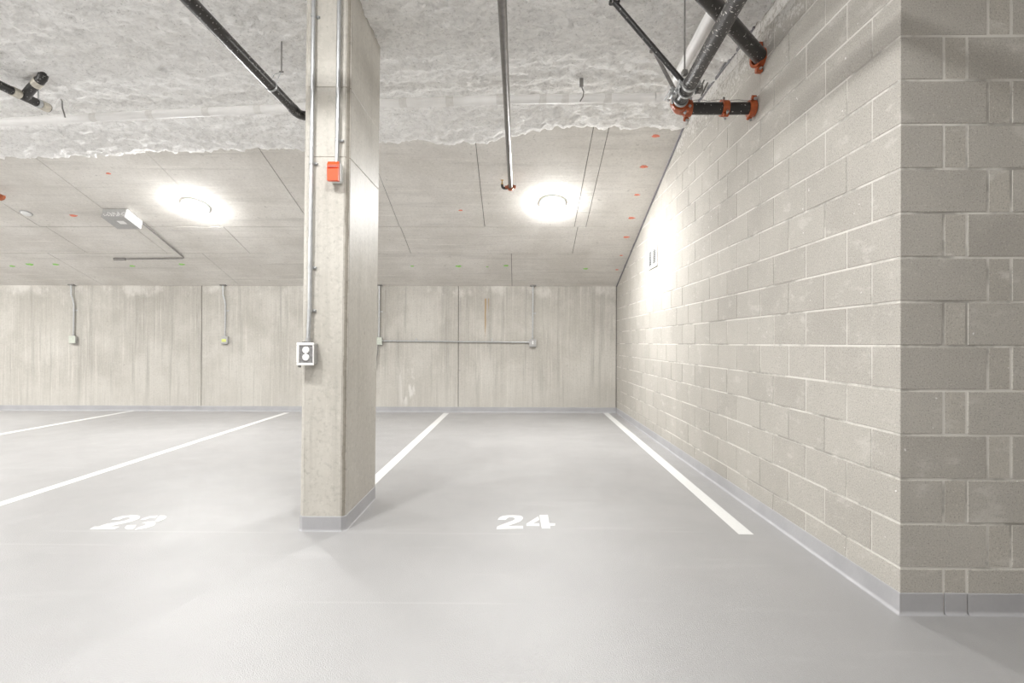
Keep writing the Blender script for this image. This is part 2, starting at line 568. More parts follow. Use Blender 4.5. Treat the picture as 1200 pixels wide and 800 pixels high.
# ------------------------------------------------------------------ back wall
wb = MB().box((X0, YB + 0.02, 0), (XW, YB + 0.3, ZC)).build('wall_back', MAT_GAP)
struct(wb, 'stained cast concrete back wall')
joints = [X0, -10.5, -5.64, -3.4, -1.05, XW - 0.004]
for i in range(len(joints) - 1):
    a, b = joints[i] + 0.005, joints[i + 1] - 0.005
    MB().cbox((a, YB, 0.0), (b, YB + 0.04, ZS + 0.1), 0.006).build('panel', MAT_WALL, wb)
# other walls of the garage, outside the frame
for nm, lo, hi, lab in (('wall_left', (X0 - 0.25, Y0, 0), (X0, YB, ZC), 'plain concrete wall at the far left end'),
                        ('wall_rear', (X0, Y0 - 0.25, 0), (X1, Y0, ZC), 'plain concrete wall behind the camera'),
                        ('wall_side', (X1, Y0, 0), (X1 + 0.25, DF, ZC), 'plain concrete wall right of the camera')):
    struct(MB().box(lo, hi).build(nm, MAT_SLAB), lab)

# ------------------------------------------------------------------ block walls
REC = 0.0025
wf = MB().box((XW + REC, DF + REC, 0), (X1, DF + 0.19, ZC)).build('wall_front', MAT_MORTAR)
struct(wf, 'grey concrete block return wall facing the camera at right')
wr = MB().box((XW + REC, DF + 0.19, 0), (XW + 0.3, YB + 0.3, ZC)).build('wall_right', MAT_MORTAR)
struct(wr, 'long grey concrete block wall running back at right')
J = 0.010
HB = BC - J


def block_mesh(name, dx, dy, dz, mat):
    return MB().cbox((0, 0, 0), (dx, dy, dz), 0.0025).mesh(name, mat)


RD = 0.10
full_r = block_mesh('block', RD, BL - J, HB, MAT_BLOCK)
full_f = block_mesh('block', BL - J, RD, HB, MAT_BLOCK)
fill_f = block_mesh('filled_block', 0.096, RD, HB, MAT_FILL)
corner_a = block_mesh('corner_block', 0.3925, 0.1945, HB, MAT_BLOCK)
corner_b = block_mesh('corner_block', 0.1920, 0.3975, HB, MAT_BLOCK)


def jit(a=0.0012):
    return random.uniform(-a, a)


far = MB()
for k in range(18):
    z = ZOFF + BC * k + J / 2
    if k == 0:
        z = 0.0
    zz = ZOFF + BC * k + J / 2
    if k % 2:      # long face on the return
        put('corner_block', corner_a, wf, (XW, DF, zz))
        put('filled_block', fill_f, wf, (XW + 0.4025 + 0.0005, DF + 0.0015, zz))
        xs = XW + 0.5085
        y = DF + 0.2032 + 0.0008
    else:
        put('corner_block', corner_b, wf, (XW, DF, zz))
        put('filled_block', fill_f, wf, (XW + 0.2025, DF + 0.0015, zz))
        xs = XW + 0.3075
        y = DF + BL
    while xs < X1 - 0.2:
        if xs < 3.3:
            put('block', full_f, wf, (xs, DF + jit(), zz))
        else:
            MB_far_front = globals().setdefault('far_front', MB())
            far_front.box((xs, DF, zz), (xs + BL - J, DF + RD, zz + HB))
        xs += BL
    while y < YB - 0.02:
        L = BL - J
        if zz > slope_z(y + L) - 0.0 and zz > slope_z(y) + 0.02:
            y += BL
            continue
        if y + L > YB:
            L = YB - y
        if y < 8.3:
            put('block', full_r, wr, (XW + jit(), y, zz))
        else:
            far.box((XW, y, zz), (XW + RD, y + L, zz + HB))
        y += BL
o = far.build('blocks', MAT_BLOCK, wr)
o['kind'] = 'stuff'
o = far_front.build('blocks', MAT_BLOCK, wf)
o['kind'] = 'stuff'


# ------------------------------------------------------------------ baseboards (painted cove)
def cove(p0, p1, out, h=0.097, t=0.005, r=0.022, mitre=0):
    """profile run from p0 to p1 on the floor; out = direction away from the wall"""
    p0, p1, out = Vector((*p0, 0)), Vector((*p1, 0)), Vector((*out, 0))
    prof = [(-0.02, 0.0), (-0.02, h), (t * 0.5, h), (t, h - 0.004)]
    for i in range(6):
        a = i / 5 * pi / 2
        prof.append((t + r * (1 - cos(a)), r * (1 - sin(a))))
    prof[-1] = (t + r, 0.0)
    m = MB()
    n = len(prof)
    run = (p1 - p0).normalized()
    vs = [p + out * x + run * (-x * q) + Vector((0, 0, z)) for p, q in ((p0, mitre), (p1, 0)) for x, z in prof]
    fs = [(i, (i + 1) % n, n + (i + 1) % n, n + i) for i in range(n)]
    fs += [tuple(range(n)), tuple(range(n, 2 * n))]
    return m.add(vs, fs)


o = cove((-14, YB), (XW - 0.0, YB), (0, -1), 0.094).build('baseboard_back', MAT_BASE)
struct(o, 'grey painted base along the back wall')
o = cove((XW, DF), (XW, YB), (-1, 0), t=0.004, r=0.016, mitre=1).build('baseboard_right', MAT_BASE)
struct(o, 'grey painted base along the block wall')
bf = MB()
edges = [(XW, XW + 0.193), (XW + 0.2015, XW + 0.3), (XW + 0.3065, XW + 0.7025), (XW + 0.7115, X1)]
for a, b in edges:
    c = cove((a, DF), (b, DF), (0, -1), t=0.004, r=0.016, mitre=1 if a == XW else 0)
    bf.add(c.v, c.f)
struct(bf.build('baseboard_front', MAT_BASE), 'grey painted base on the block return wall')

# ------------------------------------------------------------------ ceiling
YK = YB - (ZC - ZS) / SL
cm = MB()
prof = [(Y0, ZC), (YK, ZC + 0.012), (YB + 0.02, slope_z(YB + 0.02) + 0.012), (YB + 0.3, slope_z(YB + 0.02) + 0.012),
        (YB + 0.3, ZC + 0.4), (Y0, ZC + 0.4)]
n = len(prof)
vs = [(x, y, z) for x in (X0, X1) for y, z in prof]
cm.add(vs, [(i, (i + 1) % n, n + (i + 1) % n, n + i) for i in range(n)] + [tuple(range(n)), tuple(range(n, 2 * n))])
ce = cm.build('ceiling', MAT_GAP)
struct(ce, 'concrete slab ceiling, flat near the camera and sloping down to the back wall')


def slope_panel(xa, xb, ya, yb):
    g = 0.004
    dz = random.uniform(0.0, 0.003)
    vs = []
    for d in (0.0, 0.05):
        for x, y in ((xa + g, ya + g), (xb - g, ya + g), (xb - g, yb - g), (xa + g, yb - g)):
            p = Vector((x, y, slope_z(y) + dz))
            vs.append(p + NS * d)
    MB().add(vs, [(0, 1, 2, 3), (7, 6, 5, 4), (0, 4, 5, 1), (1, 5, 6, 2), (2, 6, 7, 3), (3, 7, 4, 0)]).build('panel', MAT_SLAB, ce)


top_c = [-14, -12.1, -10.8, -9.5, -8.15, -6.84, -5.60, -4.24, -2.92, -1.68, -0.47, 0.80, 0.965, XW + 0.02]
mid_c = [-14, -12.1, -9.5, -8.15, -6.76, -5.5, -4.2, -2.92, -1.67, 0.85, XW + 0.02]
bot_c = [-14, -12.2, -9.8, -7.4, -4.95, -2.52, -0.10, XW + 0.02]
for cs, ya, yb in ((top_c, YK, 7.60), (mid_c, 7.60, 8.35), (bot_c, 8.35, YB + 0.005)):
    for i in range(len(cs) - 1):
        slope_panel(cs[i], cs[i + 1], ya, yb)


def spray(x, y, rx, ry, mat):
    m = MB()
    nn = 11
    vs = []
    for d in (0.0015, -0.004):
        for i in range(nn):
            a = 2 * pi * i / nn
            q = 1 + 0.12 * sin(3 * a + x * 9) + 0.12 * sin(5 * a + y * 13)
            p = Vector((x + rx * cos(a) * q, 0, 0)) + Vector((0, y, slope_z(y))) + TS * (ry * sin(a) * q) - NS * d
            vs.append(p)
    m.add(vs, [tuple(range(nn)), tuple(range(nn, 2 * nn))] + [(i, (i + 1) % nn, nn + (i + 1) % nn, nn + i) for i in range(nn)])
    m.build('spray_mark', mat, ce)


for x, y, s in ((1.49, 5.81, .042), (1.48, 6.31, .046), (1.52, 6.85, .035), (1.56, 7.37, .046), (1.59, 7.86, .046),
                (1.62, 8.40, .025), (1.64, 8.87, .026), (-0.77, 7.19, .028), (-4.96, 6.43, .03), (-6.13, 7.32, .05)):
    spray(x, y, s, s * 0.55, MAT_SPRAY_R)
for x, y, s in ((-8.37, 8.78, .045), (-8.02, 8.72, .06), (-7.59, 8.72, .05), (-6.36, 8.77, .045), (-5.5, 8.71, .05),
                (-1.73, 8.76, .03), (-0.97, 8.76, .05), (-0.19, 8.74, .04), (1.12, 8.84, .04), (-0.5, 8.78, .018)):
    spray(x, y, s, s * 0.6, MAT_SPRAY_G)

# sprayed fireproofing: ragged edge on the slope, running over the flat slab
EDGE = [(-14, 6.3), (-8, 6.2), (-6.0, 6.14), (-4.98, 6.11), (-3.95, 6.04), (-2.95, 6.0), (-2.48, 6.01), (-1.54, 5.90), (-1.0, 5.87),
        (-0.64, 5.94), (-0.25, 5.87), (0.12, 5.73), (0.66, 5.66), (1.2, 5.68), (1.76, 5.68), (4.6, 5.68)]


def edge_y(x):
    y = float(np.interp(x, [e[0] for e in EDGE], [e[1] for e in EDGE]))
    return (y + 0.045 * noise.noise(Vector((x * 4.0, 3.1, 0))) + 0.045 * noise.noise(Vector((x * 13.0, 7.7, 0)))
            + 0.035 * noise.noise(Vector((x * 34.0, 1.3, 0))))


def slab_z(y):
    a, b = slope_z(y), ZC
    k = 0.09
    h = max(0.0, min(1.0, 0.5 + 0.5 * (b - a) / k))
    return b * (1 - h) + a * h - k * h * (1 - h)


def insul_grid(xs, ds, fine):
    vs, fs = [], []
    for x in xs:
        ye = edge_y(x)
        for d in ds:
            y = ye - d
            th = 0.062 * min(1.0, (d / 0.55)) ** 0.6 + 0.010
            if d <= 0:
                th = -0.02
            z = slab_z(y) - th
            if fine and d > 0:
                p = Vector((x * 1.0, y * 1.6, 0.0))
                f = min(1.0, d / 0.08)
                w = noise.fractal(Vector((x * 5.5 + y * 2.0, y * 9.0, 0.3)), 0.9, 2.1, 4)
                rdg = 1.0 - abs(noise.noise(Vector((x * 9.0 + y * 3, y * 17.0, 5.0)))) * 2
                z += f * (0.024 * w + 0.010 * noise.noise(Vector((x * 26.0, y * 34.0, 2.0))) - 0.018 * max(0.0, rdg) ** 2 - 0.012 * noise.noise(p * 1.3))
            vs.append((x, y, z))
    m = len(ds)
    for i in range(len(xs) - 1):
        for j in range(m - 1):
            fs.append((i * m + j, i * m + j + 1, (i + 1) * m + j + 1, (i + 1) * m + j))
    return MB().add(vs, fs, True)


dsf = [-0.01, 0.0, 0.008, 0.02, 0.035] + [0.05 + 0.022 * i for i in range(int(3.2 / 0.022))]
xsf = list(np.arange(-6.4, XW - 0.001, 0.026)) + [XW + 0.005]
o = insul_grid(xsf, dsf, True).build('sprayed_insulation', MAT_INSUL, ce)
o['kind'] = 'stuff'
o['label'] = 'rough white sprayed insulation with a ragged edge'
far_d = [0.0, 0.1, 0.3, 0.6, 1.0, 2, 3, 3.4]
m1 = insul_grid(list(np.linspace(-14, -6.35, 60)), far_d, False)
m2 = insul_grid(list(np.linspace(-14, XW + 0.05, 40)), [3.15, 5, 8, 11, 14.2], False)
m3 = insul_grid([XW, 2.5, 3.5, 4.6], [3.15, 5, 8, 11, 14.2], False)
for q in (m2, m3):
    m1.add(q.v, q.f, True)
o = m1.build('sprayed_insulation', MAT_INSUL, ce)
o['kind'] = 'stuff'

# sealant line where the slab meets the block wall
sm = MB()
pts = []
for i in range(60):
    y = YB - 0.02 - i * (YB - 4.0) / 59
    z = min(slope_z(y), ZC - 0.075) - 0.004
    pts.append((XW - 0.002, y, z + 0.006 * noise.noise(Vector((y * 3, 0, 0)))))
sm.tube(pts, [0.013 + 0.008 * abs(noise.noise(Vector((p[1] * 6, 2, 0)))) for p in pts], 8)
struct(sm.build('trim_1', MAT_SEAL), 'dark grey sealant line between sloped slab and block wall')

# ------------------------------------------------------------------ concrete column
LEAN = 0.0085                                  # the column leans slightly to the right
cx0, cx1, cy0, cy1, ch = -1.427, -1.127, 3.492, 4.262, 0.026
col = thing('concrete_column', 'rectangular bare concrete column standing between stalls 23 and 24', 'column', (-1.277, 3.877, 0))


def col_ring(z, inset=0.0):
    a, b, c, d = cx0 + inset, cx1 - inset, cy0 + inset, cy1 - inset
    e = ch
    s = LEAN * z
    return [(a + e + s, c, z), (b - e + s, c, z), (b + s, c + e, z), (b + s, d - e, z), (b - e + s, d, z),
            (a + e + s, d, z), (a + s, d - e, z), (a + s, c + e, z)]


def col_piece(z0, z1):
    lv = [(z0, 0.002), (z0 + 0.003, 0.0), (z1 - 0.003, 0.0), (z1, 0.002)]
    v = [p for z, ins in lv for p in col_ring(z, ins)]
    f = []
    for i in range(3):
        for k in range(8):
            k2 = (k + 1) % 8
            f.append((i * 8 + k, i * 8 + k2, (i + 1) * 8 + k2, (i + 1) * 8 + k))
    f += [tuple(range(8)), tuple(range(24, 32))]
    return v, f


m = MB()
for z0, z1 in ((0.0, 2.447), (2.449, 2.905), (2.907, 3.64)):
    v, f = col_piece(z0, z1)
    m.add(v, f)
m.build('shaft', MAT_COLUMN, col)
# rough strips along the chamfered front corners, darker on the right one
for sx in (0, 1):
    s = MB()
    for z0, z1 in ((0.09, 3.6),):
        vs = []
        nz = 60
        for i in range(nz + 1):
            z = z0 + (z1 - z0) * i / nz
            w = 0.003 * noise.noise(Vector((z * 9, sx * 5, 0)))
            if sx:
                pa, pb = (cx1 - ch - 0.004 + w, cy0 - 0.0012), (cx1 + 0.0012, cy0 + ch + 0.004 + w)
                mid = (cx1 - ch / 2 + 0.0015, cy0 + ch / 2 - 0.0015)
            else:
                pa, pb = (cx0 + ch + 0.004 + w, cy0 - 0.0012), (cx0 - 0.0012, cy0 + ch + 0.004 + w)
                mid = (cx0 + ch / 2 - 0.0015, cy0 + ch / 2 - 0.0015)
            for (x, y) in (pa, mid, pb):
                vs.append((x + LEAN * z, y, z))
        fs = []
        for i in range(nz):
            for j in range(2):
                fs.append((i * 3 + j, i * 3 + j + 1, (i + 1) * 3 + j + 1, (i + 1) * 3 + j))
        s.add(vs, fs)
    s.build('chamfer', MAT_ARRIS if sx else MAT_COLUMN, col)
b = MB()
lv = [(0.0, -0.010), (0.003, -0.006), (0.008, -0.004), (0.014, -0.003), (0.094, -0.003), (0.097, 0.0)]
v = [p for z, ins in lv for p in col_ring(z, ins)]
f = [(i * 8 + k, i * 8 + (k + 1) % 8, (i + 1) * 8 + (k + 1) % 8, (i + 1) * 8 + k) for i in range(len(lv) - 1) for k in range(8)]
f += [tuple(range(8))]
b.add(v, f)
b.build('painted_base', MAT_BASE, col)


# ------------------------------------------------------------------ lamps
def lamp(x, y, label, vis, flat=False, group=None):
    if flat:
        nrm, base = Vector((0, 0, -1)), Vector((x, y, ZC - 0.105))
    else:
        nrm, base = -NS, Vector((x, y, slope_z(y)))
    t = thing('ceiling_lamp', label, 'lamp', base, group)
    if flat:
        MB().tube([base, base + Vector((0, 0, 0.10))], 0.055, 16).build('mounting_box', MAT_CAST, t)
    MB().lathe(base, nrm, [(0.02, 0.0), (0.166, 0.0), (0.170, 0.003), (0.170, 0.017), (0.167, 0.021), (0.150, 0.022)], 40).build('rim', MAT_RIM, t)
    dome = []
    for i in range(9):
        a = i / 8 * pi / 2
        dome.append((max(0.0015, 0.156 * cos(a)), 0.020 + 0.048 * sin(a)))
    MB().lathe(base, nrm, dome, 40).build('diffuser', MAT_LAMP_V if vis else MAT_LAMP_L if x < -4 else (MAT_LAMP_R if y > 0 else MAT_LAMP_B), t)


lamp(-4.29, 7.08, 'lit round lamp on the sloped ceiling left of the concrete column', True)
lamp(0.45, 7.02, 'lit round lamp on the sloped ceiling right of the column, near the block wall', True)
lamp(-9.04, 7.08, 'lit round lamp on the sloped ceiling, beyond the left edge of the frame', False)
for x, y, lab in ((-1.8, 1.85, 'lit round lamp above the frame, in front of the concrete column'),
                  (-6.55, 1.85, 'lit round lamp above the frame, over the left end of the aisle'),
                  (-11.3, 1.85, 'added round fill lamp far left of the frame over the aisle'),
                  (-0.25, 1.5, 'lit round lamp above the frame, just ahead of the camera'),
                  (-4.3, -3.4, 'added round fill lamp behind the camera to the left'),
                  (-9.0, -3.4, 'added round fill lamp behind the camera to the far left'),
                  (2.9, -4.6, 'added round fill lamp behind the camera to the right'),
                  (-1.8, -6.2, 'added round fill lamp by the rear wall behind the camera')):
    lamp(x, y, lab, False, True)  # rear and far left ones are unseen, added as fill light


# ------------------------------------------------------------------ white pipe
wp = thing('white_pipe', 'white jacketed pipe half buried in the sprayed ceiling, turning a corner near the block wall', 'pipe', (1.33, 4.83, 3.45))
R = 0.041
run = [(-7.4, 5.56, 3.432), (-5.2, 5.32, 3.432), (-3.35, 5.12, 3.432), (-1.24, 4.91, 3.432), (0.0, 4.83, 3.432), (1.22, 4.80, 3.432)]
cor = bend((0.0, 4.83, 3.432), (1.345, 4.80, 3.432), (1.29, 3.5, 3.44), 0.10)
m = MB().tube(run, R, 14)
m.build('pipe', MAT_PVC, wp)
MB().tube([run[-1]] + cor + [(1.335, 4.60, 3.46)], R + 0.004, 14).build('elbow', MAT_PVC, wp)
MB().tube([(1.335, 4.62, 3.46), (1.28, 3.3, 3.43), (1.25, 2.2, 3.43)], R, 14).build('pipe', MAT_PVC, wp)
for px in (-4.15, -3.55, -2.97, -2.45, -1.05, -0.62, -0.16, 0.22, 0.42, 0.80):
    y = float(np.interp(px, [p[0] for p in run], [p[1] for p in run]))
    MB().tube([(px - 0.035, y + 0.003, 3.432), (px + 0.035, y - 0.003, 3.432)], R + 0.0015, 14, False).build('tape_band', MAT_BAND, wp)
for py in (4.1, 3.55):
    x = float(np.interp(py, [2.2, 3.3, 4.62], [1.25, 1.28, 1.335]))
    MB().tube([(x, py - 0.03, 3.452), (x, py + 0.03, 3.452)], R + 0.0025, 14).build('tape_band', MAT_BAND, wp)

# ------------------------------------------------------------------ black drain pipe left of the column
bp = thing('drain_pipe', 'black drain pipe running under the ceiling and passing behind the column', 'pipe', (-1.93, 3.5, 3.24))
MB().tube([(-1.945, -3.0, 3.25), (-1.93, 4.60, 3.235)], 0.040, 18).build('pipe', MAT_BLACK, bp)
MB().tube([(-1.93, 4.56, 3.235), (-1.93, 4.63, 3.235)], 0.043, 18).build('coupling', MAT_BLACK, bp)
pts = [(-1.93, 4.62, 3.235)] + bend((-1.93, 4.56, 3.235), (-1.93, 4.72, 3.235), (-1.70, 4.72, 3.235), 0.09) + bend((-1.80, 4.72, 3.235), (-1.66, 4.72, 3.235), (-1.66, 4.72, 3.62), 0.09) + [(-1.66, 4.72, 3.64)]
MB().tube(pts, 0.040, 18).build('elbow', MAT_BLACK, bp)
hy = 4.16
h = MB().tube([(-1.85, hy, 3.35), (-1.85, hy, 3.61)], 0.0055, 8)
h.build('hanger_rod', MAT_ROD, bp)
m = MB().ring((-1.93, hy, 3.235), (0, 1, 0), 0.0405, 0.0445, 0.022, 24)
m.tube([(-1.888, hy, 3.255), (-1.872, hy, 3.30), (-1.852, hy, 3.345)], 0.003, 6)
m.tube([(-1.93, hy, 3.279), (-1.905, hy, 3.325), (-1.852, hy, 3.345)], 0.003, 6)
m.build('hanger_ring', MAT_GALV, bp)
MB().tube([(-1.866, hy, 3.345), (-1.834, hy, 3.345)], 0.007, 6).build('nut', MAT_ROD, bp)


# ------------------------------------------------------------------ sprinkler pipes
def sprinkler_pipe(x, label, yend=6.42, ystart=-3.0, z=3.10):
    t = thing('sprinkler_pipe', label, 'pipe', (x, yend, z), 'sprinkler branch pipes')
    MB().tube([(x, ystart, z), (x, yend, z)], 0.0255, 16).build('pipe', MAT_STEEL, t)
    # orange grooved coupling and cap at the end
    m = MB().ring((x, yend, z), (0, 1, 0), 0.024, 0.041, 0.045, 20)
    m.cbox((x + 0.036, yend - 0.018, z - 0.014), (x + 0.066, yend + 0.018, z + 0.022), 0.004)
    m.cbox((x - 0.066, yend - 0.018, z - 0.020), (x - 0.036, yend + 0.018, z + 0.014), 0.004)
    m.build('coupling', MAT_COPPER, t)
    MB().tube([(x, yend + 0.0, z), (x, yend + 0.05, z)], 0.026, 14).build('cap', MAT_COPPER, t)
    # black nipple that leaves to the side and turns up to the sprinkler
    p = [(x - 0.03, yend, z - 0.012)] + bend((x - 0.03, yend, z - 0.012), (x - 0.10, yend, z - 0.012), (x - 0.10, yend, z + 0.06), 0.035) + [(x - 0.10, yend, z + 0.03)]
    MB().tube(p, 0.016, 10).build('nipple', MAT_BLACK, t)
    m = MB().lathe((x - 0.10, yend, z + 0.03), (0, 0, 1), [(0.001, 0), (0.013, 0.0), (0.013, 0.018), (0.006, 0.024), (0.006, 0.05), (0.020, 0.052), (0.020, 0.056), (0.001, 0.056)], 12, False)
    m.build('sprinkler_head', MAT_BRASS, t)
    return t


sprinkler_pipe(-0.09, 'thin steel sprinkler pipe coming overhead to the middle of the sloped ceiling')
sprinkler_pipe(-6.535, 'steel sprinkler pipe at the left edge, only its orange coupling showing', 6.68, -3.0, 3.05)

# ------------------------------------------------------------------ drain with branch at the upper left
tl = thing('branched_drain_pipe', 'short black drain pipe with pale couplings and a branch at the upper left edge', 'pipe', (-4.42, 4.7, 3.42))
zz = 3.42


def tlx(y):
    return -4.425 + (y - 4.54) * 0.045


def tlp(y, dz=0.0):
    return (tlx(y), y, zz + dz)


MB().tube([tlp(-3), tlp(4.63)], 0.037, 18).build('pipe', MAT_BLACK, tl)
MB().tube([tlp(4.62), tlp(4.69)], 0.042, 18).build('coupling', MAT_NOHUB, tl)
m = MB().tube([tlp(4.68), tlp(4.92)], 0.037, 18)
m.tube([tlp(4.74), (tlx(4.74) + 0.10, 4.70, zz + 0.055), (tlx(4.74) + 0.16, 4.68, zz + 0.085)], 0.040, 16)
m.build('branch_fitting', MAT_BLACK, tl)
MB().tube([(tlx(4.74) + 0.15, 4.683, zz + 0.08), (tlx(4.74) + 0.20, 4.666, zz + 0.105)], 0.044, 16).build('coupling', MAT_NOHUB, tl)
MB().tube([(tlx(4.74) + 0.195, 4.668, zz + 0.102), (tlx(4.74) + 0.235, 4.655, zz + 0.125), (tlx(4.74) + 0.255, 4.65, zz + 0.17), (tlx(4.74) + 0.255, 4.65, zz + 0.22)], 0.040, 16).build('riser', MAT_BLACK, tl)
MB().tube([tlp(4.85), tlp(4.885)], 0.041, 18).build('coupling_band', MAT_GALV, tl)
MB().tube([tlp(4.89), tlp(4.965)], 0.042, 18).build('coupling', MAT_NOHUB, tl)
MB().tube([tlp(4.96), tlp(4.975)], 0.038, 18).build('cap', MAT_BLACK, tl)
MB().tube([tlp(4.87, 0.035), tlp(4.87, 0.20)], 0.006, 8).build('hanger_rod', MAT_GALV, tl)

# ------------------------------------------------------------------ sprinkler main at the upper right
gm = thing('sprinkler_main', 'dark grey sprinkler main with orange elbow turning into the block wall', 'pipe', (1.17, 3.95, 2.975))
zg, yg = 2.972, 3.975
RP = 0.0445


def gx(y):
    return 1.105 + (1.168 - 1.105) * (y - 2.7) / (3.95 - 2.7)


MB().tube([(gx(-2.5), -2.5, zg), (gx(3.60), 3.60, zg)], RP, 20).build('pipe', MAT_DARK, gm)
MB().tube([(gx(3.58), 3.58, zg), (gx(3.88), 3.88, zg)], RP * 0.97, 20).build('pipe', MAT_BLACK, gm)
for y, w in ((3.60, 0.025), (3.70, 0.022), (3.83, 0.02)):
    m = MB().ring((gx(y), y, zg), (0, 1, 0), RP * 0.95, RP + 0.007, w, 24)
    if y == 3.70 or y == 3.60:
        for s in (-1, 1):
            m.cbox((gx(y) + s * 0.062 - 0.018, y - 0.014, zg - 0.004), (gx(y) + s * 0.062 + 0.018, y + 0.014, zg + 0.004), 0.002)
            m.tube([(gx(y) + s * 0.066, y, zg - 0.022), (gx(y) + s * 0.066, y, zg + 0.022)], 0.007, 6)
    m.build('clamp_band', MAT_GALV, gm)
# elbow
el = [(gx(3.86), 3.86, zg)] + bend((gx(3.8), 3.80, zg), (gx(3.97), yg, zg), (1.5, yg, zg), 0.085) + [(1.27, yg, zg)]
MB().tube(el, 0.050, 18).build('elbow', MAT_ORANGE, gm)


def grooved(cx, cy, cz, axis, name='coupling', lug=(0, 0, 1)):
    ax, lg = Vector(axis), Vector(lug)
    m = MB().ring((cx, cy, cz), ax, RP - 0.002, RP + 0.014, 0.046, 26)
    side = ax.cross(lg).normalized()
    for s in (-1, 1):
        c = Vector((cx, cy, cz)) + lg * s * (RP + 0.026)
        M = Matrix.Translation(c) @ Matrix((tuple(side), tuple(ax), tuple(lg))).transposed().to_4x4()
        m.cbox((-0.013, -0.018, -0.020), (0.013, 0.018, 0.010), 0.004, M)
    o = m.build(name, MAT_ORANGE, gm)
    for s in (-1, 1):
        b = MB()
        c = Vector((cx, cy, cz)) + lg * s * (RP + 0.030)
        b.tube([c - side * 0.036, c + side * 0.036], 0.006, 6)
        b.tube([c - side * 0.036, c - side * 0.026], 0.011, 6)
        b.tube([c + side * 0.026, c + side * 0.036], 0.011, 6)
        b.build('bolt', MAT_GALV, o)
    return o


def child_fix(o):
    return o


grooved(gx(3.885), 3.885, zg, (0, 1, 0), 'coupling', (-0.80, 0, 0.60))
grooved(1.255, yg, zg, (1, 0, 0), 'coupling', (0, -0.55, 0.83))
MB().tube([(1.25, yg, zg), (XW + 0.06, yg, zg)], RP, 20).build('pipe', MAT_BLACK, gm)
grooved(1.525, yg, zg, (1, 0, 0), 'coupling', (0, -0.5, -0.87))
grooved(XW - 0.03, yg, zg, (1, 0, 0), 'coupling', (0, 0.55, -0.83))
# tracer wire tied along the top of the stub
pts = [(1.27 + 0.46 * i / 14, yg - 0.01, zg + RP + 0.004 + 0.012 * abs(sin(i * 0.75))) for i in range(15)]
MB().tube(pts, 0.0022, 6).build('wire', MAT_CABLE, gm)
# braces up to the slab, hanger rod and clamps
top1, bot1 = Vector((0.655, 3.66, 3.56)), Vector((1.13, 3.66, 3.005))
m = MB().tube([top1, bot1], 0.019, 12)
m.build('brace', MAT_BLACK, gm)
MB().cbox((0.62, 3.635, 3.55), (0.69, 3.685, 3.60), 0.006).build('brace_foot', MAT_BLACK, gm)
top2, bot2 = Vector((1.075, 4.27, 3.57)), Vector((1.115, 3.80, 3.01))
MB().tube([top2, bot2], 0.014, 10).build('brace', MAT_ROD, gm)
MB().cbox((1.05, 4.25, 3.555), (1.10, 4.30, 3.60), 0.005).build('brace_foot', MAT_ROD, gm)
MB().tube([(1.103, 3.56, 3.02), (1.103, 3.56, 3.60)], 0.0055, 8).build('hanger_rod', MAT_ROD, gm)
m = MB()
m.cbox((1.085, 3.54, 3.01), (1.12, 3.58, 3.045), 0.005)
m.build('hanger_nut', MAT_ROD, gm)
m = MB()
m.cbox((1.09, 3.645, 2.985), (1.135, 3.70, 3.035), 0.006)
m.cbox((1.075, 3.765, 2.97), (1.135, 3.83, 3.03), 0.007)
m.tube([(1.10, 3.67, 2.94), (1.10, 3.67, 3.06)], 0.008, 6)
m.tube([(1.09, 3.80, 2.93), (1.09, 3.80, 3.05)], 0.008, 6)
m.tube([(1.06, 3.73, 2.995), (1.06, 3.88, 2.995)], 0.009, 6)
m.build('brace_clamp', MAT_GALV, gm)
m = MB()
m.cbox((1.225, 3.66, 2.955), (1.262, 3.71, 3.0), 0.004)
m.tube([(1.235, 3.685, 2.95), (1.275, 3.685, 3.04)], 0.006, 6)
m.tube([(1.262, 3.70, 2.94), (1.305, 3.70, 3.03)], 0.006, 6)
m.build('brace_clamp', MAT_ROD, gm)

# 45 degree pipe into the wall above it
dp = thing('diagonal_pipe', 'black pipe crossing above the sprinkler main diagonally into the block wall', 'pipe', (XW, 3.88, 3.29))
e = Vector((XW + 0.05, 3.925, 3.285))
d = Vector((-0.68, -0.733, 0.0)).normalized()
MB().tube([e, e + d * 3.0], 0.052, 20).build('pipe', MAT_BLACK, dp)
c = Vector((XW - 0.028, 3.858, 3.285))
m = MB().ring(c + d * 0.0, (1, 0.25, 0), 0.050, 0.070, 0.05, 26)
m.cbox((c.x - 0.022, c.y - 0.02, c.z + 0.07), (c.x + 0.022, c.y + 0.02, c.z + 0.108), 0.004)
m.cbox((c.x - 0.022, c.y - 0.02, c.z - 0.108), (c.x + 0.022, c.y + 0.02, c.z - 0.07), 0.004)
m.build('coupling', MAT_ORANGE, dp)
MB().tube([(c.x, c.y - 0.04, c.z - 0.09), (c.x, c.y + 0.04, c.z - 0.09)], 0.008, 6).build('bolt', MAT_GALV, dp)

# pipe just above the frame, throwing its shadow on the column
op = thing('cross_pipe', 'black pipe crossing in front of the column above the frame, only its shadow showing', 'pipe', (-1.1, 2.68, 3.17))
MB().tube([(-1.84, 2.68, 3.17), (-0.40, 2.68, 3.17)], 0.036, 16).build('pipe', MAT_BLACK, op)
for x in (-1.6, -0.6):
    MB().tube([(x, 2.68, 3.2), (x, 2.68, 3.61)], 0.006, 8).build('hanger_rod', MAT_ROD, op)

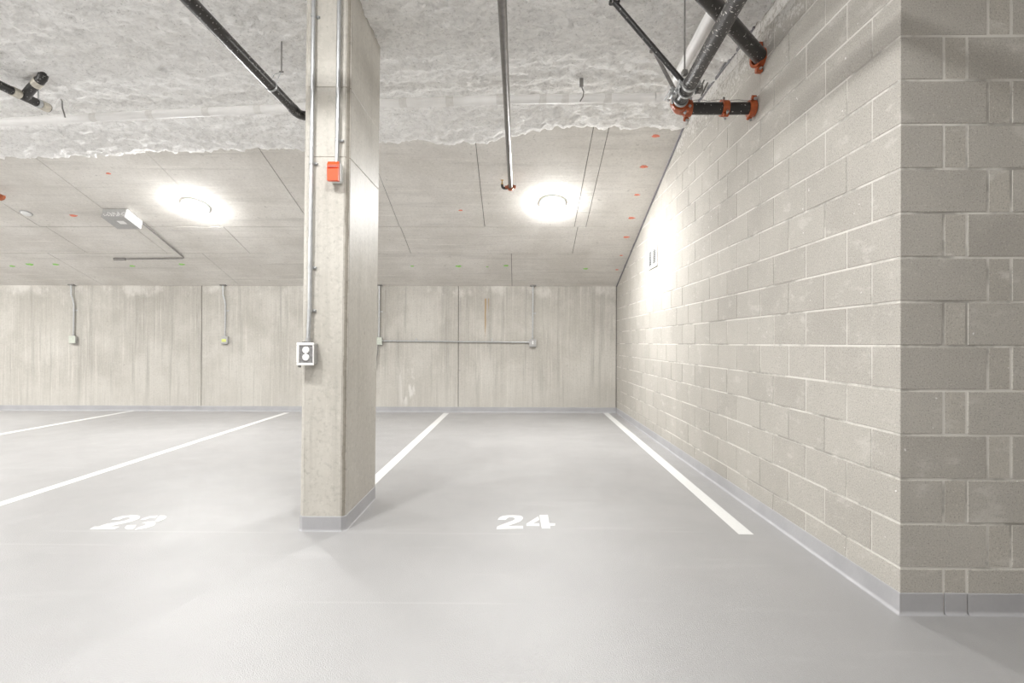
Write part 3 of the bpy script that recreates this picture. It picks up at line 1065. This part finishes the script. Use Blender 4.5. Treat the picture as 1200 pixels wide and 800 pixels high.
# tie wires hanging from the ceiling
for x, y, z, lab in ((-4.36, 5.12, 3.44, 'short twisted tie wire hanging below the ceiling at the upper left'),
                     (0.56, 4.73, 3.42, 'short bent tie wire hanging below the ceiling right of the steel pipe')):
    t = thing('tie_wire', lab, 'wire', (x, y, z))
    m = MB()
    if x < 0:
        pts = [(x - 0.07 + 0.0, y, z + 0.0)] + [(x + 0.06 * cos(a), y, z + 0.02 + 0.075 * sin(a)) for a in np.linspace(pi, 0, 9)]
        m.tube([(x - 0.012, y - 0.05, z + 0.115), (x, y - 0.05, z + 0.09), (x + 0.004, y - 0.05, z + 0.02), (x + 0.022, y - 0.05, z - 0.03), (x + 0.03, y - 0.05, z - 0.065)], 0.006, 6)
        m.build('wire', MAT_CABLE, t)
        MB().tube([(p[0], y - 0.05, p[2] + 0.02) for p in pts], 0.006, 6).build('loop', MAT_PVC, t)
    else:
        m.tube([(x - 0.01, y, z + 0.13), (x, y, z + 0.075), (x + 0.018, y, z + 0.03), (x + 0.012, y, z - 0.01), (x - 0.014, y, z - 0.055)], 0.0055, 6)
        m.build('wire', MAT_CABLE, t)
        m = MB().cbox((x - 0.018, y - 0.012, z + 0.075), (x + 0.014, y + 0.012, z + 0.15), 0.004)
        m.build('anchor', MAT_ROD, t)

# ------------------------------------------------------------------ grey unit with conduit on the slope
ub = thing('ceiling_box', 'grey metal box with a speckled front hanging on the sloped ceiling', 'box', (-5.43, 7.30, slope_z(7.3)))
org = Vector((-5.43, 7.30, slope_z(7.30)))
MS = Matrix.Translation(org) @ Matrix((Vector((1, 0, 0)), TS, NS)).transposed().to_4x4()
MB().cbox((-0.165, -0.15, -0.125), (0.165, 0.17, 0.0), 0.006, MS).build('body', MAT_GREYBOX, ub)
MB().cbox((0.1655, -0.145, -0.12), (0.168, 0.165, -0.004), 0.001, MS).build('side_plate', MAT_PVC, ub)
MB().box((-0.155, -0.1515, -0.118), (0.155, -0.150, -0.008), MS).build('front_grille', MAT_GREYBOX, ub)
g = MB()
for i in range(13):
    for j in range(3):
        if random.random() < 0.72:
            x = -0.125 + i * 0.022 + jit(0.006)
            z = -0.105 + j * 0.022 + jit(0.006)
            g.box((x - 0.006, -0.154, z - 0.006), (x + 0.006, -0.151, z + 0.006), MS)
o = g.build('front_specks', MAT_WHITE, ub)
MB().box((-0.02, -0.05, -0.127), (0.075, 0.03, -0.1245), MS).build('sticker', MAT_WHITE, ub)
cn = [(-5.27, 7.44), (-5.30, 8.47), (-6.36, 8.50)]
cn = [Vector((x, y, slope_z(y) - 0.02)) for x, y in cn]
MB().tube([cn[0]] + bend(cn[0], cn[1], cn[2], 0.06) + [cn[2]], 0.011, 10).build('conduit', MAT_CABLE, ub)
m = MB().tube([cn[2] + Vector((0.09, 0, 0)), cn[2] - Vector((0.10, 0, 0))], 0.02, 10)
m.build('end_fitting', MAT_ROD, ub)

cc = thing('ceiling_disc', 'small white round disc on the sloped ceiling near the left edge', 'disc', (-6.73, 7.26, slope_z(7.26)))
MB().lathe((-6.73, 7.26, slope_z(7.26)), -NS, [(0.001, 0.0), (0.062, 0.0), (0.058, 0.012), (0.045, 0.02), (0.001, 0.022)], 24).build('face', MAT_WHITE, cc)
MB().lathe((-6.73, 7.26, slope_z(7.26)), -NS, [(0.060, -0.002), (0.074, -0.002), (0.072, 0.006), (0.060, 0.007)], 24).build('rim', MAT_GREYBOX, cc)

# ------------------------------------------------------------------ wall vent on the block wall
vt = thing('wall_vent', 'small white louvred vent on the block wall near the sloped ceiling', 'vent', (XW, 6.95, 2.33))
ya, yb, za, zb = 6.72, 7.18, 2.205, 2.475
m = MB()
fw = 0.045
x0 = XW - 0.018
for lo, hi in (((x0, ya, za), (XW + 0.002, ya + fw, zb)), ((x0, yb - fw, za), (XW + 0.002, yb, zb)),
               ((x0, ya + fw, za), (XW + 0.002, yb - fw, za + 0.038)), ((x0, ya + fw, zb - 0.038), (XW + 0.002, yb - fw, zb)),
               ((x0, 6.935, za + 0.03), (XW + 0.002, 6.965, zb - 0.03))):
    m.cbox(lo, hi, 0.003)
m.build('frame', MAT_WHITE, vt)
MB().box((XW - 0.004, ya + 0.02, za + 0.02), (XW + 0.001, yb - 0.02, zb - 0.02)).build('backing', MAT_SHADE, vt)
sl_me = None
for cy in ((ya + fw, 6.935), (6.965, yb - fw)):
    for i in range(8):
        z = za + 0.046 + i * (zb - za - 0.085) / 8
        M = Matrix.Translation((XW - 0.010, 0, z + 0.008)) @ Matrix.Rotation(-0.5, 4, 'Y')
        MB().box((-0.007, cy[0] + 0.004, -0.0025), (0.007, cy[1] - 0.004, 0.0025), M).build('louvre', MAT_WHITE, vt)


# ------------------------------------------------------------------ outlets with conduits on the back wall
def outlet(x, z, label, cover, straight=True, stub=None, dx=-0.035):
    t = thing('outlet_box', label, 'electrical box', (x, YB, z), 'boxes on the back wall')
    MB().cbox((x - 0.056, YB - 0.055, z - 0.075), (x + 0.056, YB, z + 0.06), 0.006).build('box', MAT_CAST, t)
    MB().cbox((x - 0.060, YB - 0.061, z - 0.066), (x + 0.060, YB - 0.0545, z + 0.064), 0.002).build('cover', cover, t)
    zt = ZS - 0.03
    if straight:
        pts = [(x, YB - 0.028, z + 0.05), (x + 0.003, YB - 0.028, zt + 0.045)]
    else:
        pts = [(x, YB - 0.028, z + 0.05), (x + 0.004, YB - 0.028, z + 0.62), (x + 0.004 + dx * .3, YB - 0.034, z + 0.70),
               (x + dx, YB - 0.04, z + 0.80), (x + dx, YB - 0.04, zt + 0.045)]
    MB().tube(pts, 0.0135, 10).build('conduit', MAT_GALV, t)
    tx = pts[-1][0]
    MB().cbox((tx - 0.055, YB - 0.06, zt + 0.028), (tx + 0.055, YB, zt + 0.048), 0.004).build('ceiling_fitting', MAT_ROD, t)
    sz = z + 0.52
    m = MB().ring((x + 0.003, YB - 0.028, sz), (0, 0, 1), 0.013, 0.017, 0.02, 14)
    m.cbox((x + 0.013, YB - 0.012, sz - 0.012), (x + 0.058, YB, sz + 0.012), 0.003)
    m.build('strap', MAT_GALV, t)
    MB().tube([(x, YB - 0.028, z + 0.055), (x, YB - 0.028, z + 0.085)], 0.019, 10).build('connector', MAT_CAST, t)
    return t


t = outlet(-7.92, 1.27, 'grey outlet box with bent conduit at the far left of the back wall', MAT_PALEGREEN, False)
t = outlet(-5.20, 1.27, 'outlet box with a yellow sticker and bent conduit on the back wall', MAT_CAST, False)
MB().box((-5.245, YB - 0.063, 1.235), (-5.165, YB - 0.0605, 1.285)).build('sticker', MAT_YELLOW, t)
t = outlet(-2.455, 1.26, 'pale green outlet box beside the column with a conduit running right', MAT_PALEGREEN, True)
zc = 1.262
MB().tube([(-2.40, YB - 0.028, zc), (0.21, YB - 0.028, zc - 0.018)], 0.0135, 10).build('conduit', MAT_GALV, t)
for x in (-1.80, -0.45):
    m = MB().ring((x, YB - 0.028, zc - 0.004), (1, 0, 0), 0.013, 0.017, 0.02, 14)
    m.cbox((x - 0.012, YB - 0.012, zc + 0.008), (x + 0.012, YB, zc + 0.05), 0.003)
    m.build('strap', MAT_GALV, t)
MB().tube([(-2.47, YB - 0.03, 1.20), (-2.475, YB - 0.03, 1.08), (-2.49, YB - 0.03, 0.97), (-2.515, YB - 0.03, 0.83), (-2.54, YB - 0.03, 0.78)], 0.009, 8).build('cable', MAT_CABLE, t)
t = outlet(0.268, 1.235, 'grey outlet box at the right end of the horizontal conduit', MAT_CAST, True)
MB().box((0.262, YB - 0.0635, 1.21), (0.278, YB - 0.0605, 1.27)).build('receptacle', MAT_WHITE, t)


# ------------------------------------------------------------------ devices on the column
def cxl(x, z):
    return x + LEAN * z


YC = cy0
# left conduit and twin receptacle
ob = thing('receptacle_box', 'grey box with two round white receptacles low on the column', 'electrical box', (-1.385, YC, 1.16))
bx, bz = -1.357, 1.162
MB().cbox((bx - 0.052, YC - 0.075, bz - 0.072), (bx + 0.052, YC, bz + 0.066), 0.006).build('box', MAT_CAST, ob)
m = MB()
for lo, hi in (((-0.056, 0.052), (0.056, 0.070)), ((-0.056, -0.076), (0.056, -0.060)), ((-0.056, -0.060), (-0.040, 0.052)), ((0.048, -0.060), (0.056, 0.052))):
    m.cbox((bx + lo[0], YC - 0.084, bz + lo[1]), (bx + hi[0], YC - 0.074, bz + hi[1]), 0.003)
m.build('frame', MAT_PVC, ob)
MB().box((bx - 0.041, YC - 0.0775, bz - 0.062), (bx + 0.049, YC - 0.0745, bz + 0.054)).build('plate', MAT_PLATE, ob)
for dz in (-0.024, 0.022):
    MB().lathe((bx + 0.004, YC - 0.077, bz + dz), (0, -1, 0), [(0.0225, 0), (0.0225, 0.006), (0.019, 0.009), (0.001, 0.009)], 20, False).build('receptacle', MAT_WHITE, ob)
m = MB()
for i in range(5):
    m.box((bx - 0.028 + i * 0.013, YC - 0.06, bz + 0.065), (bx - 0.022 + i * 0.013, YC - 0.03, bz + 0.076))
m.build('cover_screws', MAT_ROD, ob)
MB().tube([(bx - 0.056, YC - 0.05, bz - 0.082), (bx - 0.042, YC - 0.05, bz - 0.084)], 0.008, 8).build('latch', MAT_ROD, ob)
xc = -1.364
pts = [(-1.356, YC - 0.035, 1.22), (-1.355, YC - 0.032, 1.30), (cxl(xc, 1.45), YC - 0.022, 1.45), (cxl(xc, 3.6), YC - 0.022, 3.6)]
MB().tube(pts, 0.0135, 12).build('conduit', MAT_GALV, ob)
MB().tube([(-1.356, YC - 0.035, 1.222), (-1.3555, YC - 0.034, 1.262)], 0.019, 10).build('connector', MAT_CAST, ob)
for z in (1.44, 1.72, 2.40, 3.36):
    x = cxl(xc, z)
    m = MB().ring((x, YC - 0.022, z), (0, 0, 1), 0.0132, 0.0165, 0.018, 14)
    m.cbox((x + 0.012, YC - 0.010, z - 0.009), (x + 0.036, YC, z + 0.009), 0.003)
    m.lathe((x + 0.027, YC - 0.010, z), (0, -1, 0), [(0.008, 0), (0.008, 0.004), (0.001, 0.005)], 10)
    m.build('strap', MAT_GALV, ob)

# orange red alarm and its conduit
al = thing('fire_alarm', 'orange red fire alarm box with a white back plate on the column', 'alarm', (-1.19, YC, 2.35))
ax, az = -1.186, 2.333
MB().cbox((ax - 0.030, YC - 0.052, az - 0.062), (ax + 0.040, YC, az + 0.062), 0.005).build('back_box', MAT_WHITE, al)
m = MB()
prof = [(-0.050, -0.062), (-0.050, 0.062), (-0.066, 0.062), (-0.082, 0.040), (-0.082, 0.020), (-0.076, 0.018), (-0.082, 0.012), (-0.080, -0.062)]
n = len(prof)
vs = [(ax + sx, YC + y, az + z) for sx in (-0.036, 0.036) for y, z in prof]
m.add(vs, [(i, (i + 1) % n, n + (i + 1) % n, n + i) for i in range(n)] + [tuple(range(n)), tuple(range(n, 2 * n))])
m.build('cover', MAT_RED, al)
MB().box((ax - 0.028, YC - 0.0835, az + 0.020), (ax + 0.028, YC - 0.0805, az + 0.034)).build('slot', MAT_REDDARK, al)
xc2 = -1.197
MB().tube([(ax + 0.006, YC - 0.022, az + 0.055), (cxl(xc2, 2.6), YC - 0.022, 2.6), (cxl(xc2, 3.6), YC - 0.022, 3.6)], 0.0135, 12).build('conduit', MAT_GALV, al)
for z in (2.55,):
    x = cxl(xc2, z)
    m = MB().ring((x, YC - 0.022, z), (0, 0, 1), 0.0132, 0.0165, 0.018, 14)
    m.cbox((x + 0.012, YC - 0.010, z - 0.009), (x + 0.036, YC, z + 0.009), 0.003)
    m.lathe((x + 0.027, YC - 0.010, z), (0, -1, 0), [(0.008, 0), (0.008, 0.004), (0.001, 0.005)], 10)
    m.build('strap', MAT_GALV, al)
